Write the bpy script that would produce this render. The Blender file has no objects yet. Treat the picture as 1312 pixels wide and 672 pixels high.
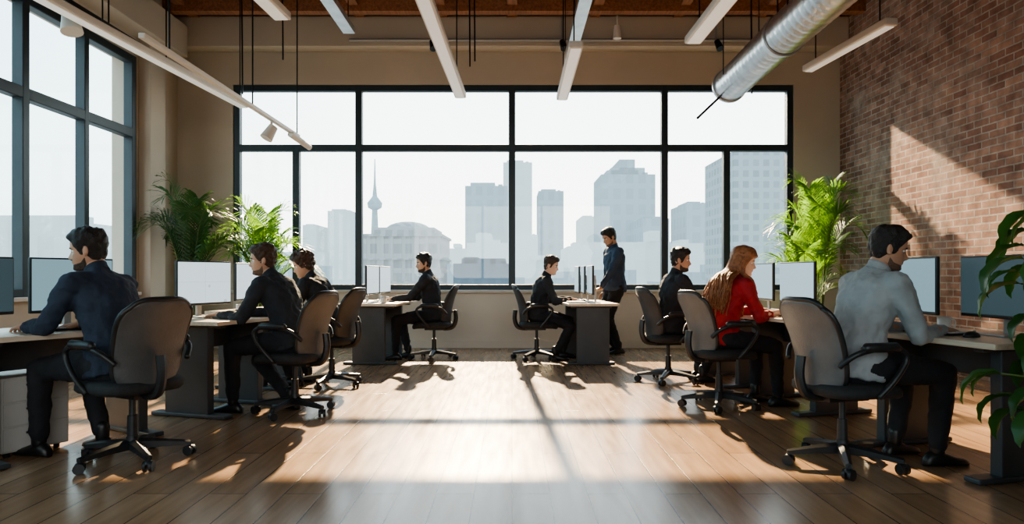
import bpy, bmesh, math, random
import numpy as np
from mathutils import Vector, Matrix, noise
random.seed(7)
V=Vector
scene=bpy.context.scene
COL=scene.collection
# ------------------------------------------------------------------ materials
def nm(name):
    m=bpy.data.materials.new(name); m.use_nodes=True
    nt=m.node_tree; b=nt.nodes['Principled BSDF']
    return m,nt,b
def M(name,col,rough=.5,metal=0,var=0,vscale=5,bump=0,bscale=60,emit=None,estr=0,stretch=None):
    m,nt,b=nm(name)
    N=nt.nodes; Lk=nt.links
    b.inputs['Base Color'].default_value=(*col,1)
    b.inputs['Roughness'].default_value=rough
    b.inputs['Metallic'].default_value=metal
    tc=N.new('ShaderNodeTexCoord')
    src=tc.outputs['Object']
    if stretch:
        mp=N.new('ShaderNodeMapping'); mp.inputs['Scale'].default_value=stretch
        Lk.new(src,mp.inputs['Vector']); src=mp.outputs['Vector']
    if var>0:
        n=N.new('ShaderNodeTexNoise'); n.inputs['Scale'].default_value=vscale; n.inputs['Detail'].default_value=4
        Lk.new(src,n.inputs['Vector'])
        r=N.new('ShaderNodeValToRGB')
        r.color_ramp.elements[0].position=.3; r.color_ramp.elements[1].position=.7
        r.color_ramp.elements[0].color=(*[c*(1-var) for c in col],1)
        r.color_ramp.elements[1].color=(*[min(1,c*(1+var)) for c in col],1)
        Lk.new(n.outputs['Fac'],r.inputs['Fac']); Lk.new(r.outputs['Color'],b.inputs['Base Color'])
    if bump>0:
        n2=N.new('ShaderNodeTexNoise'); n2.inputs['Scale'].default_value=bscale; n2.inputs['Detail'].default_value=3
        Lk.new(src,n2.inputs['Vector'])
        bp=N.new('ShaderNodeBump'); bp.inputs['Strength'].default_value=bump; bp.inputs['Distance'].default_value=.01
        Lk.new(n2.outputs['Fac'],bp.inputs['Height']); Lk.new(bp.outputs['Normal'],b.inputs['Normal'])
    if emit:
        b.inputs['Emission Color'].default_value=(*emit,1); b.inputs['Emission Strength'].default_value=estr
    return m
def leafmat(name,col,tr=.5):
    m,nt,b=nm(name); N=nt.nodes; Lk=nt.links
    b.inputs['Roughness'].default_value=.4
    n=N.new('ShaderNodeTexNoise'); n.inputs['Scale'].default_value=6
    tc=N.new('ShaderNodeTexCoord'); Lk.new(tc.outputs['Object'],n.inputs['Vector'])
    r=N.new('ShaderNodeValToRGB'); r.color_ramp.elements[0].position=.3; r.color_ramp.elements[1].position=.7
    r.color_ramp.elements[0].color=(*[c*.6 for c in col],1); r.color_ramp.elements[1].color=(*[min(1,c*1.4) for c in col],1)
    Lk.new(n.outputs['Fac'],r.inputs['Fac']); Lk.new(r.outputs['Color'],b.inputs['Base Color'])
    t=N.new('ShaderNodeBsdfTranslucent'); t.inputs['Color'].default_value=(min(1,col[0]*2.6),min(1,col[1]*2.3),col[2]*1.2,1)
    mx=N.new('ShaderNodeMixShader'); mx.inputs['Fac'].default_value=tr
    Lk.new(b.outputs[0],mx.inputs[1]); Lk.new(t.outputs[0],mx.inputs[2])
    Lk.new(mx.outputs[0],N['Material Output'].inputs['Surface'])
    return m
def brick_mat():
    m,nt,b=nm('red_brick'); N=nt.nodes; Lk=nt.links
    tc=N.new('ShaderNodeTexCoord'); sp=N.new('ShaderNodeSeparateXYZ'); cb=N.new('ShaderNodeCombineXYZ')
    Lk.new(tc.outputs['Object'],sp.inputs[0]); Lk.new(sp.outputs['Y'],cb.inputs['X']); Lk.new(sp.outputs['Z'],cb.inputs['Y'])
    nz=N.new('ShaderNodeTexNoise'); nz.inputs['Scale'].default_value=9; Lk.new(tc.outputs['Object'],nz.inputs['Vector'])
    ad=N.new('ShaderNodeMixRGB'); ad.blend_type='ADD'; ad.inputs['Fac'].default_value=.012
    Lk.new(cb.outputs[0],ad.inputs[1]); Lk.new(nz.outputs['Color'],ad.inputs[2])
    br=N.new('ShaderNodeTexBrick'); br.inputs['Scale'].default_value=1
    br.inputs['Brick Width'].default_value=.23; br.inputs['Row Height'].default_value=.078; br.inputs['Mortar Size'].default_value=.009
    br.inputs['Mortar Smooth'].default_value=.25; br.inputs['Bias'].default_value=-.1
    br.inputs['Color1'].default_value=(.25,.125,.09,1); br.inputs['Color2'].default_value=(.42,.25,.185,1); br.inputs['Mortar'].default_value=(.42,.365,.315,1)
    Lk.new(ad.outputs[0],br.inputs['Vector'])
    n2=N.new('ShaderNodeTexNoise'); n2.inputs['Scale'].default_value=1.6; n2.inputs['Detail'].default_value=6; Lk.new(tc.outputs['Object'],n2.inputs['Vector'])
    rp=N.new('ShaderNodeValToRGB'); rp.color_ramp.elements[0].position=.5; rp.color_ramp.elements[1].position=.75
    rp.color_ramp.elements[0].color=(0,0,0,1); rp.color_ramp.elements[1].color=(.6,.6,.6,1)
    Lk.new(n2.outputs['Fac'],rp.inputs['Fac'])
    mx=N.new('ShaderNodeMixRGB'); mx.inputs[2].default_value=(.43,.36,.31,1)
    Lk.new(rp.outputs['Color'],mx.inputs['Fac']); Lk.new(br.outputs['Color'],mx.inputs[1])
    n3=N.new('ShaderNodeTexNoise'); n3.inputs['Scale'].default_value=7; n3.inputs['Detail'].default_value=5; Lk.new(tc.outputs['Object'],n3.inputs['Vector'])
    m2=N.new('ShaderNodeMixRGB'); m2.blend_type='MULTIPLY'; m2.inputs['Fac'].default_value=.7
    r3=N.new('ShaderNodeValToRGB'); r3.color_ramp.elements[0].color=(.45,.45,.45,1); r3.color_ramp.elements[1].color=(1.3,1.3,1.3,1)
    r3.color_ramp.elements[0].position=.3; r3.color_ramp.elements[1].position=.7
    Lk.new(n3.outputs['Fac'],r3.inputs['Fac']); Lk.new(mx.outputs[0],m2.inputs[1]); Lk.new(r3.outputs['Color'],m2.inputs[2])
    Lk.new(m2.outputs[0],b.inputs['Base Color']); b.inputs['Roughness'].default_value=.9
    mt=N.new('ShaderNodeMath'); mt.operation='MULTIPLY_ADD'; mt.inputs[1].default_value=-1; mt.inputs[2].default_value=1
    Lk.new(br.outputs['Fac'],mt.inputs[0])
    m4=N.new('ShaderNodeMath'); m4.operation='MULTIPLY_ADD'; m4.inputs[1].default_value=.5; Lk.new(n3.outputs['Fac'],m4.inputs[0]); Lk.new(mt.outputs[0],m4.inputs[2])
    bp=N.new('ShaderNodeBump'); bp.inputs['Strength'].default_value=.9; bp.inputs['Distance'].default_value=.02
    Lk.new(m4.outputs[0],bp.inputs['Height']); Lk.new(bp.outputs['Normal'],b.inputs['Normal'])
    return m
def floor_mat():
    m,nt,b=nm('oak_floor'); N=nt.nodes; Lk=nt.links
    tc=N.new('ShaderNodeTexCoord'); sp=N.new('ShaderNodeSeparateXYZ'); cb=N.new('ShaderNodeCombineXYZ')
    Lk.new(tc.outputs['Object'],sp.inputs[0]); Lk.new(sp.outputs['Y'],cb.inputs['X']); Lk.new(sp.outputs['X'],cb.inputs['Y'])
    br=N.new('ShaderNodeTexBrick'); br.inputs['Scale'].default_value=1
    br.inputs['Brick Width'].default_value=2.1; br.inputs['Row Height'].default_value=.19; br.inputs['Mortar Size'].default_value=.003
    br.inputs['Color1'].default_value=(.29,.178,.105,1); br.inputs['Color2'].default_value=(.37,.235,.145,1); br.inputs['Mortar'].default_value=(.05,.03,.018,1)
    br.offset=.37
    Lk.new(cb.outputs[0],br.inputs['Vector'])
    mp=N.new('ShaderNodeMapping'); mp.inputs['Scale'].default_value=(9,.9,1); Lk.new(tc.outputs['Object'],mp.inputs['Vector'])
    n=N.new('ShaderNodeTexNoise'); n.inputs['Scale'].default_value=2.2; n.inputs['Detail'].default_value=6; Lk.new(mp.outputs[0],n.inputs['Vector'])
    r=N.new('ShaderNodeValToRGB'); r.color_ramp.elements[0].position=.3; r.color_ramp.elements[1].position=.7
    r.color_ramp.elements[0].color=(.78,.76,.74,1); r.color_ramp.elements[1].color=(1.1,1.1,1.1,1)
    Lk.new(n.outputs['Fac'],r.inputs['Fac'])
    mx=N.new('ShaderNodeMixRGB'); mx.blend_type='MULTIPLY'; mx.inputs['Fac'].default_value=.8
    Lk.new(br.outputs['Color'],mx.inputs[1]); Lk.new(r.outputs['Color'],mx.inputs[2]); Lk.new(mx.outputs[0],b.inputs['Base Color'])
    rr=N.new('ShaderNodeMapRange'); rr.inputs['To Min'].default_value=.17; rr.inputs['To Max'].default_value=.30
    Lk.new(n.outputs['Fac'],rr.inputs['Value']); Lk.new(rr.outputs[0],b.inputs['Roughness'])
    bp=N.new('ShaderNodeBump'); bp.inputs['Strength'].default_value=.25; bp.inputs['Distance'].default_value=.003; bp.invert=True
    Lk.new(br.outputs['Fac'],bp.inputs['Height']); Lk.new(bp.outputs['Normal'],b.inputs['Normal'])
    return m
def glass_mat():
    m,nt,b=nm('window_glass'); N=nt.nodes; Lk=nt.links
    t=N.new('ShaderNodeBsdfTransparent'); t.inputs['Color'].default_value=(.97,.99,.99,1)
    g=N.new('ShaderNodeBsdfGlossy'); g.inputs['Roughness'].default_value=.02
    mx=N.new('ShaderNodeMixShader'); mx.inputs['Fac'].default_value=.03
    Lk.new(t.outputs[0],mx.inputs[1]); Lk.new(g.outputs[0],mx.inputs[2]); Lk.new(mx.outputs[0],N['Material Output'].inputs['Surface'])
    return m
def city_haze_mat(name,col,estr,grid=(3,3),contrast=.85,diff=.25):
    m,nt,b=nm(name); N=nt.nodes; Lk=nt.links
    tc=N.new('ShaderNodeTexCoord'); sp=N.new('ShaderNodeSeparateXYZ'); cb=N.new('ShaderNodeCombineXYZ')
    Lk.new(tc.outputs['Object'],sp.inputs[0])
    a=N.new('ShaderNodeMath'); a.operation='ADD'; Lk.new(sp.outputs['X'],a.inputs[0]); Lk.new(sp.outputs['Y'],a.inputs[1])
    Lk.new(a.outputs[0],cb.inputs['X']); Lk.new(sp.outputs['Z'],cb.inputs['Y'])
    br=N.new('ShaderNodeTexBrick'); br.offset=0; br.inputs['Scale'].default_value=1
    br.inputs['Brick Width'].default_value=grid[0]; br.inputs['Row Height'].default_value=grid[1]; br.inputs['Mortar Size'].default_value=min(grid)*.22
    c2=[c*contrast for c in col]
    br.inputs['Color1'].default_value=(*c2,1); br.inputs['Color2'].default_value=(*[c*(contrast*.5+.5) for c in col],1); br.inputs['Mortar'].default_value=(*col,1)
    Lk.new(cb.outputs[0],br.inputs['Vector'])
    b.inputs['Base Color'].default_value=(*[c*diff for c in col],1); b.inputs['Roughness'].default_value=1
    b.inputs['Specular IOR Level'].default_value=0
    Lk.new(br.outputs['Color'],b.inputs['Emission Color']); b.inputs['Emission Strength'].default_value=estr  # glow put into the facade colour for distant haze, not lit windows
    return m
def screen_mat(name,col,estr,ui=True):
    m,nt,b=nm(name); N=nt.nodes; Lk=nt.links
    b.inputs['Base Color'].default_value=(.02,.02,.02,1); b.inputs['Roughness'].default_value=.45; b.inputs['Specular IOR Level'].default_value=.2
    b.inputs['Emission Strength'].default_value=estr
    if ui:
        tc=N.new('ShaderNodeTexCoord'); sp=N.new('ShaderNodeSeparateXYZ'); cb=N.new('ShaderNodeCombineXYZ')
        Lk.new(tc.outputs['Object'],sp.inputs[0]); Lk.new(sp.outputs['Y'],cb.inputs['X']); Lk.new(sp.outputs['Z'],cb.inputs['Y'])
        vo=N.new('ShaderNodeTexVoronoi'); vo.inputs['Scale'].default_value=9; Lk.new(cb.outputs[0],vo.inputs['Vector'])
        rp=N.new('ShaderNodeValToRGB'); rp.color_ramp.interpolation='CONSTANT'
        rp.color_ramp.elements[0].color=(*[c*.72 for c in col],1); rp.color_ramp.elements[1].position=.16; rp.color_ramp.elements[1].color=(*col,1)
        Lk.new(vo.outputs['Distance'],rp.inputs['Fac'])
        br=N.new('ShaderNodeTexBrick'); br.inputs['Scale'].default_value=1; br.offset=0
        br.inputs['Brick Width'].default_value=.40; br.inputs['Row Height'].default_value=.29; br.inputs['Mortar Size'].default_value=.002
        br.inputs['Color1'].default_value=(1,1,1,1); br.inputs['Color2'].default_value=(.96,.96,.96,1); br.inputs['Mortar'].default_value=(.8,.8,.8,1)
        Lk.new(cb.outputs[0],br.inputs['Vector'])
        mx=N.new('ShaderNodeMixRGB'); mx.blend_type='MULTIPLY'; mx.inputs['Fac'].default_value=1
        Lk.new(rp.outputs['Color'],mx.inputs[1]); Lk.new(br.outputs['Color'],mx.inputs[2]); Lk.new(mx.outputs[0],b.inputs['Emission Color'])
    else: b.inputs['Emission Color'].default_value=(*col,1)
    return m

beige=M('greige_paint',(.50,.44,.365),.85,var=.05,vscale=1.5,bump=.1,bscale=90)
white_wall=M('offwhite_paint',(.66,.62,.56),.8,var=.04,vscale=2)
brick=brick_mat(); floorm=floor_mat(); glass=glass_mat()
frame_m=M('dark_window_frame',(.03,.045,.055),.45,.3,var=.1,vscale=3)
sillm=M('sill_stone',(.55,.52,.47),.5,var=.08,vscale=6)
wood_ceil=M('ceiling_timber',(.16,.07,.035),.7,var=.35,vscale=4,stretch=(8,.6,8))
wood_beam=M('joist_timber',(.26,.11,.05),.65,var=.3,vscale=4,stretch=(8,.6,8))
fix_white=M('fixture_white',(.66,.63,.58),.45,var=.03)
fix_grey=M('fixture_grey',(.35,.35,.35),.4,.4,var=.05)
lamp_off=M('diffuser_opal',(.8,.8,.78),.4,emit=(1,.97,.9),estr=.2,var=.02)
black=M('black_plastic',(.018,.019,.021),.42,var=.2,vscale=20)
blackm=M('black_metal',(.02,.02,.022),.35,.6,var=.2,vscale=20)
galv=M('galvanised_steel',(.6,.61,.62),.33,.95,var=.15,vscale=6,bump=.15,bscale=20)
desk_top=M('desk_top_wood',(.64,.54,.43),.36,var=.10,vscale=5,stretch=(12,1,12))
desk_leg=M('desk_leg_graphite',(.065,.071,.08),.45,.2,var=.1)
cab_m=M('cabinet_lightgrey',(.45,.43,.40),.5,var=.05)
leather=[M('chair_taupe_leather',(.082,.084,.086),.42,var=.15,vscale=8,bump=.2,bscale=70),
         M('chair_charcoal_leather',(.038,.043,.050),.42,var=.15,vscale=8,bump=.2,bscale=70),
         M('chair_grey_leather',(.12,.124,.128),.42,var=.12,vscale=8,bump=.2,bscale=70)]
seatm=M('seat_fabric',(.022,.023,.025),.8,var=.2,vscale=30,bump=.3,bscale=250)
scr_white=screen_mat('screen_white_ui',(.66,.79,.83),.85)
scr_teal=screen_mat('screen_teal',(.24,.38,.44),.65,False)
scr_blue=screen_mat('screen_pale_blue',(.42,.58,.66),.8,False)
scr_dark=screen_mat('screen_dark_teal',(.05,.085,.10),.6,False)
keym=M('key_white',(.55,.55,.55),.5,var=.05)
mugm=M('mug_ceramic',(.6,.58,.55),.3,var=.03)
paper=M('paper',(.75,.73,.7),.8,var=.03)
potm=M('pot_ceramic',(.35,.32,.28),.6,var=.1)
soil=M('soil',(.04,.025,.015),1,var=.4,vscale=30)
palm_dark=leafmat('palm_leaf_dark',(.035,.09,.032),.3)
palm_lite=leafmat('palm_leaf_bright',(.08,.18,.03),.5)
big_leaf=leafmat('broad_leaf',(.03,.10,.025),.3)
stemm=M('plant_stem',(.10,.14,.04),.6,var=.2)
skinA=M('skin_tan',(.44,.245,.16),.5,var=.08,vscale=12)
skinB=M('skin_fair',(.60,.37,.28),.5,var=.08,vscale=12)
lipm=M('lips',(.33,.13,.10),.45,var=.05)
hair_bk=M('hair_black',(.014,.011,.010),.5,var=.4,vscale=60,bump=.8,bscale=160)
hair_br=M('hair_brown',(.05,.025,.014),.5,var=.4,vscale=60,bump=.8,bscale=160)
stub=M('beard_stubble',(.13,.078,.055),.7,var=.35,vscale=150,bump=.5,bscale=200)
beardm=M('beard_dark',(.06,.037,.026),.7,var=.5,vscale=120,bump=.8,bscale=200)
hair_ginger=M('hair_auburn',(.26,.10,.04),.45,var=.4,vscale=40,bump=.6,bscale=150)
eyew=M('eye_white',(.7,.68,.65),.2,var=.02); eyed=M('eye_iris',(.02,.012,.008),.15,var=.1)
navy=M('shirt_navy',(.022,.032,.055),.85,var=.15,vscale=10,bump=.4,bscale=30)
blk=M('shirt_black',(.017,.020,.027),.85,var=.15,vscale=10,bump=.4,bscale=30)
bluesh=M('shirt_slate_blue',(.03,.05,.09),.85,var=.15,vscale=10,bump=.4,bscale=30)
greysh=M('shirt_grey',(.30,.32,.335),.85,var=.08,vscale=10,bump=.4,bscale=30)
redsh=M('blouse_red',(.33,.014,.02),.8,var=.15,vscale=10,bump=.4,bscale=30)
trou=M('trousers_black',(.013,.014,.018),.85,var=.15,vscale=10,bump=.3,bscale=40)
shoem=M('shoe_leather',(.012,.011,.011),.4,var=.15)
# ------------------------------------------------------------------ mesh builder
def ortho(d):
    d=d.normalized(); a=V((0,0,1)) if abs(d.z)<.9 else V((1,0,0))
    s=d.cross(a).normalized(); return s,s.cross(d).normalized()
class MB:
    def __init__(s): s.v=[]; s.f=[]
    def add(s,vs,fs):
        o=len(s.v); s.v+= [V(p) for p in vs]; s.f+=[tuple(i+o for i in f) for f in fs]
    def box(s,c,size,rot=None):
        c=V(c); vs=[]
        for x in(-.5,.5):
            for y in(-.5,.5):
                for z in(-.5,.5):
                    p=V((x*size[0],y*size[1],z*size[2]))
                    if rot is not None: p=rot@p
                    vs.append(c+p)
        s.add(vs,[(0,1,3,2),(4,6,7,5),(0,4,5,1),(2,3,7,6),(0,2,6,4),(1,5,7,3)])
    def rings(s,rs,closed=True):
        n=len(rs[0]); vs=[p for r in rs for p in r]; fs=[]
        for k in range(len(rs)-1):
            for i in range(n):
                j=(i+1)%n
                fs.append((k*n+i,k*n+j,(k+1)*n+j,(k+1)*n+i))
        if closed:
            fs.append(tuple(range(n))[::-1]); fs.append(tuple((len(rs)-1)*n+i for i in range(n)))
        s.add(vs,fs)
    def tube(s,p0,p1,r0,r1=None,seg=14):
        s.sweep([V(p0),V(p1)],[r0,r0 if r1 is None else r1],seg)
    def sweep(s,pts,rad,seg=10):
        pts=[V(p) for p in pts]; n=len(pts)
        if not hasattr(rad,'__len__'): rad=[rad]*n
        rs=[]; prev=None
        for k in range(n):
            d=(pts[min(k+1,n-1)]-pts[max(k-1,0)]).normalized()
            if prev is None: a,b=ortho(d)
            else:
                a=(prev-d*prev.dot(d)).normalized(); b=a.cross(d).normalized()
            prev=a
            rs.append([pts[k]+(a*math.cos(t)+b*math.sin(t))*rad[k] for t in [2*math.pi*i/seg for i in range(seg)]])
        s.rings(rs)
    def capsule(s,p0,p1,r0,r1,seg=14,e=1.0):
        p0=V(p0);p1=V(p1); d=(p1-p0)
        if d.length<1e-5: d=V((0,0,1e-4))
        d=d.normalized(); pts=[];rad=[]
        for a in (-88,-60,-30,0): pts.append(p0+d*r0*math.sin(math.radians(a))); rad.append(r0*math.cos(math.radians(a)))
        for a in (0,30,60,88): pts.append(p1+d*r1*math.sin(math.radians(a))); rad.append(r1*math.cos(math.radians(a)))
        a,b=ortho(d)
        s.rings([[p+(a*math.cos(t)+b*math.sin(t))*r for t in [2*math.pi*i/seg for i in range(seg)]] for p,r in zip(pts,rad)])
    def ell(s,c,r,rot=None,seg=16,n=10):
        c=V(c); rs=[]
        for k in range(n+1):
            a=-math.pi/2+math.pi*k/n; a=max(-1.54,min(1.54,a)); ring=[]
            for i in range(seg):
                t=2*math.pi*i/seg
                p=V((r[0]*math.cos(a)*math.cos(t),r[1]*math.cos(a)*math.sin(t),r[2]*math.sin(a)))
                if rot is not None: p=rot@p
                ring.append(c+p)
            rs.append(ring)
        s.rings(rs)
    def obj(s,name,mat,parent=None,smooth=False,bevel=0,mtx=None):
        me=bpy.data.meshes.new(name)
        vs=[mtx@p for p in s.v] if mtx is not None else s.v
        me.from_pydata([tuple(p) for p in vs],[],s.f); me.update()
        bm=bmesh.new(); bm.from_mesh(me); bmesh.ops.recalc_face_normals(bm,faces=bm.faces); bm.to_mesh(me); bm.free()
        if smooth:
            for p in me.polygons: p.use_smooth=True
        me.materials.append(mat)
        o=bpy.data.objects.new(name,me); COL.objects.link(o)
        if parent: o.parent=parent
        if bevel:
            b=o.modifiers.new('bevel','BEVEL'); b.width=bevel; b.segments=2; b.limit_method='ANGLE'
        return o
def smooth_angle(o,ang=40):
    me=o.data
    for p in me.polygons: p.use_smooth=True
    bm=bmesh.new(); bm.from_mesh(me)
    for e in bm.edges:
        if len(e.link_faces)==2 and e.calc_face_angle(0)>math.radians(ang): e.smooth=False
    bm.to_mesh(me); bm.free()
def root(name,loc=(0,0,0),yaw=0):
    e=bpy.data.objects.new(name,None); e.empty_display_size=.1; COL.objects.link(e)
    e.location=loc; e.rotation_euler=(0,0,math.radians(yaw)); return e
def catm(pts,n=6):
    pts=[V(p) for p in pts]; P=[pts[0]]+pts+[pts[-1]]; out=[]
    for i in range(1,len(P)-2):
        for k in range(n):
            t=k/n; a,b,c,d=P[i-1],P[i],P[i+1],P[i+2]
            out.append(.5*((2*b)+(c-a)*t+(2*a-5*b+4*c-d)*t*t+(3*b-a-3*c+d)*t**3))
    out.append(pts[-1]); return out
# ------------------------------------------------------------------ room shell
XL,XR,YB,YR,ZC=-5.0,4.9,10.2,-2.5,5.05
mb=MB(); mb.box(((XL+XR)/2,(YB+YR)/2,-.1),(XR-XL+.6,YB-YR+.6,.2)); mb.obj('floor',floorm)
mb=MB(); mb.box(((XL+XR)/2,(YB+YR)/2,ZC+.1),(XR-XL+.6,YB-YR+.6,.2)); mb.obj('ceiling',wood_ceil)
WX0,WX1,WZ0,WZ1=-4.17,4.21,.87,3.94
def bx(mb,x0,x1,y0,y1,z0,z1): mb.box(((x0+x1)/2,(y0+y1)/2,(z0+z1)/2),(x1-x0,y1-y0,z1-z0))
mb=MB()
bx(mb,XL-.3,WX0,YB,YB+.3,0,ZC); bx(mb,WX1,XR+.3,YB,YB+.3,0,ZC); bx(mb,WX0,WX1,YB,YB+.3,WZ1,ZC)
mb.obj('wall_back',beige)
mb=MB(); bx(mb,WX0,WX1,YB,YB+.3,0,WZ0); mb.obj('wall_back_under_window',white_wall)
LY1=9.04
mb=MB(); bx(mb,XL-.3,XL,YR-.3,LY1,0,.87); bx(mb,XL-.3,XL,YR-.3,LY1,3.98,ZC); bx(mb,XL-.3,XL,LY1,YB,0,ZC); bx(mb,XL-.3,XL,YR-.3,-1.0,.87,3.98)
mb.obj('wall_left',beige)
mb=MB(); bx(mb,XR,XR+.3,YR-.3,YB,0,ZC); mb.obj('wall_right',brick)
RX0,RX1,RZ0,RZ1=-3.4,3.4,.9,3.5
mb=MB(); bx(mb,XL-.3,RX0,YR-.3,YR,0,ZC); bx(mb,RX1,XR+.3,YR-.3,YR,0,ZC); bx(mb,RX0,RX1,YR-.3,YR,0,RZ0); bx(mb,RX0,RX1,YR-.3,YR,RZ1,ZC)
mb.obj('wall_rear',white_wall)
r=root('rear_fill_window'); mb=MB()  # unseen window, added behind the camera to let in fill light
for x in(RX0+.04,-1,1,RX1-.04): bx(mb,x-.04,x+.04,YR-.18,YR-.08,RZ0,RZ1)
for z in(RZ0+.04,RZ1-.04): bx(mb,RX0,RX1,YR-.178,YR-.082,z-.04,z+.04)
mb.obj('frame',frame_m,r,bevel=.006)
mb=MB(); bx(mb,XL,XR,YB-.03,YB,0,.11); mb.obj('baseboard_back',white_wall,bevel=.005)
mb=MB(); bx(mb,XL,XL+.03,YR,YB-.03,0,.11); mb.obj('baseboard_left',white_wall,bevel=.005)
mb=MB(); bx(mb,WX0-.06,WX1+.06,YB-.10,YB+.1,WZ0-.045,WZ0); mb.obj('trim_1',sillm,bevel=.008)
mb=MB(); bx(mb,XL,XR,YB-.28,YB,4.42,4.86); mb.obj('trim_2',beige,bevel=.01)
mb=MB(); bx(mb,XL,XL+.16,LY1+.1,LY1+.5,0,ZC); bx(mb,XL,XL+.3,YR,YB-.3,4.25,4.7); mb.obj('trim_3',beige,bevel=.01)
# back window
r=root('window_1')
mb=MB(); fw=.075; y0,y1=YB+.02,YB+.13
def vbar(x,z0,z1,w=fw): bx(mb,x-w/2,x+w/2,y0,y1,z0,z1)
def hbar(z,x0,x1,w=fw): bx(mb,x0,x1,y0+.002,y1-.002,z-w/2,z+w/2)
vbar(WX0+.045,WZ0,WZ1,.09); vbar(WX1-.045,WZ0,WZ1,.09); hbar(WZ0+.04,WX0,WX1,.08); hbar(WZ1-.045,WX0,WX1,.09)
for x in(-2.30,0,2.29): vbar(x,WZ0,WZ1,.10)
for x in(-3.24,3.22): vbar(x,WZ0,3.0,.10)
hbar(3.0,WX0,WX1,.10)
mb.obj('frame',frame_m,r,bevel=.008)
mb=MB(); bx(mb,WX0,WX1,YB+.07,YB+.08,WZ0,WZ1); mb.obj('glass_pane',glass,r)
# left window
r=root('window_2'); mb=MB()
x0,x1=XL-.09,XL+.03
ys=[LY1-.05-1.0*i for i in range(11)]
for i,y in enumerate(ys):
    w=.10 if i%2==0 else .085
    bx(mb,x0,x1,y-w/2,y+w/2,.87,3.98)
for z,w in((.91,.08),(2.96,.12),(3.93,.10)): bx(mb,x0+.002,x1-.002,-1.0,LY1,z-w/2,z+w/2)
mb.obj('frame',frame_m,r,bevel=.008)
mb=MB(); bx(mb,XL-.05,XL-.04,-1.0,LY1,.87,3.98); mb.obj('glass_pane',glass,r)
mb=MB(); bx(mb,XL-.05,XL+.10,-1.0,LY1,.825,.87); mb.obj('trim_4',sillm,bevel=.008)
# ceiling timber
for i,x in enumerate([-4.6,-3.4,-2.2,-1.0,.0,1.2,2.4,3.6,4.6]):
    mb=MB(); bx(mb,x-.07,x+.07,YR,YB-.3,ZC-.22,ZC); mb.obj('ceiling_joist',wood_beam,bevel=.006)
mb=MB(); bx(mb,XL,XR,YB-.75,YB-.6,ZC-.30,ZC-.02); mb.obj('timber_cross_beam',wood_beam,bevel=.006)
# ------------------------------------------------------------------ ceiling services
def linear_light(x0,y0,x1,y1,z,w=.14,h=.07,hang=(.12,.88)):
    a=V((x0,y0,z)); b=V((x1,y1,z)); d=b-a; L=d.length; yaw=math.degrees(math.atan2(d.y,d.x))
    r=root('linear_pendant_light',(a+b)/2,yaw)
    mb=MB(); mb.box((0,0,0),(L,w,h)); mb.obj('housing',fix_white,r,bevel=.012)
    mb=MB(); mb.box((0,0,-h/2-.004),(L-.06,w-.04,.008)); mb.obj('diffuser',lamp_off,r)
    mb=MB()
    for t in hang: mb.tube(((t-.5)*L,0,h/2),((t-.5)*L,0,ZC-z),.007,seg=8); mb.tube(((t-.5)*L,0,ZC-z-.03),((t-.5)*L,0,ZC-z),.04,seg=12)
    mb.obj('suspension_rods',blackm,r,smooth=False)
linear_light(-.73,4.6,-.64,8.5,3.33)
linear_light(.62,6.6,.63,8.6,3.33)
linear_light(1.74,4.6,1.72,6.5,3.33,w=.16)
linear_light(3.34,6.0,3.2,7.4,3.33,w=.12)
linear_light(-3.80,5.0,-3.53,9.0,3.33,w=.13,hang=(.3,.97))
linear_light(-2.05,4.4,-1.98,5.9,3.33,w=.15)
r=root('track_light_rail')
mb=MB(); mb.box((-2.66,6.7,2.82),(.05,3.6,.04)); mb.obj('rail',fix_white,r,bevel=.006)
mb=MB()
for y in(5.3,7.0,8.45): mb.tube((-2.66,y,2.84),(-2.66,y,ZC),.008,seg=8)
mb.obj('drop_rods',blackm,r)
mb=MB()
for y,dx in((7.55,-.05),):
    mb.tube((-2.66,y,2.80),(-2.66,y,2.72),.014,seg=10)
    mb.tube((-2.66-dx*.3,y+.02,2.74),(-2.66+dx,y-.03,2.60),.05,.07,seg=20)
mb.tube((-2.66,8.2,2.79),(-2.55,8.6,2.70),.04,.035,seg=16)
o=mb.obj('spot_heads',fix_white,r); smooth_angle(o)
r=root('ceiling_spot_rail')
mb=MB(); mb.box((-3.90,6.4,3.50),(.05,2.9,.04)); mb.obj('rail',blackm,r)
mb=MB()
for y in(5.2,6.6,7.7): mb.tube((-3.90,y,3.5),(-3.90,y,ZC),.008,seg=8)
mb.obj('drop_rods',blackm,r)
mb=MB()
for y in(6.05,): mb.tube((-3.9,y,3.5),(-3.9,y,3.38),.014,seg=10); mb.tube((-3.92,y,3.42),(-3.88,y-.03,3.24),.06,.09,seg=20)
o=mb.obj('spot_heads',fix_white,r); smooth_angle(o)
r=root('conduit_pipe')
mb=MB(); y=YB-.34; mb.tube((-2.35,y,4.49),(3.5,y,4.49),.022,seg=10)
for x in(-1.15,.72,2.95): mb.tube((x,y,4.49),(x,y,ZC),.014,seg=8)
o=mb.obj('pipe',fix_grey,r); smooth_angle(o)
mb=MB()
for x in(-1.15,.72,2.95): mb.tube((x,y-.03,4.46),(x+.03,y-.10,4.33),.04,.055,seg=14)
o=mb.obj('spot_heads',blackm,r); smooth_angle(o)
r=root('pendant_sensor'); mb=MB(); mb.tube((1.48,9.6,ZC),(1.48,9.6,4.55),.01,seg=8); mb.tube((1.48,9.6,4.6),(1.48,9.6,4.42),.045,.06,seg=16); o=mb.obj('body',fix_white,r); smooth_angle(o)
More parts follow.
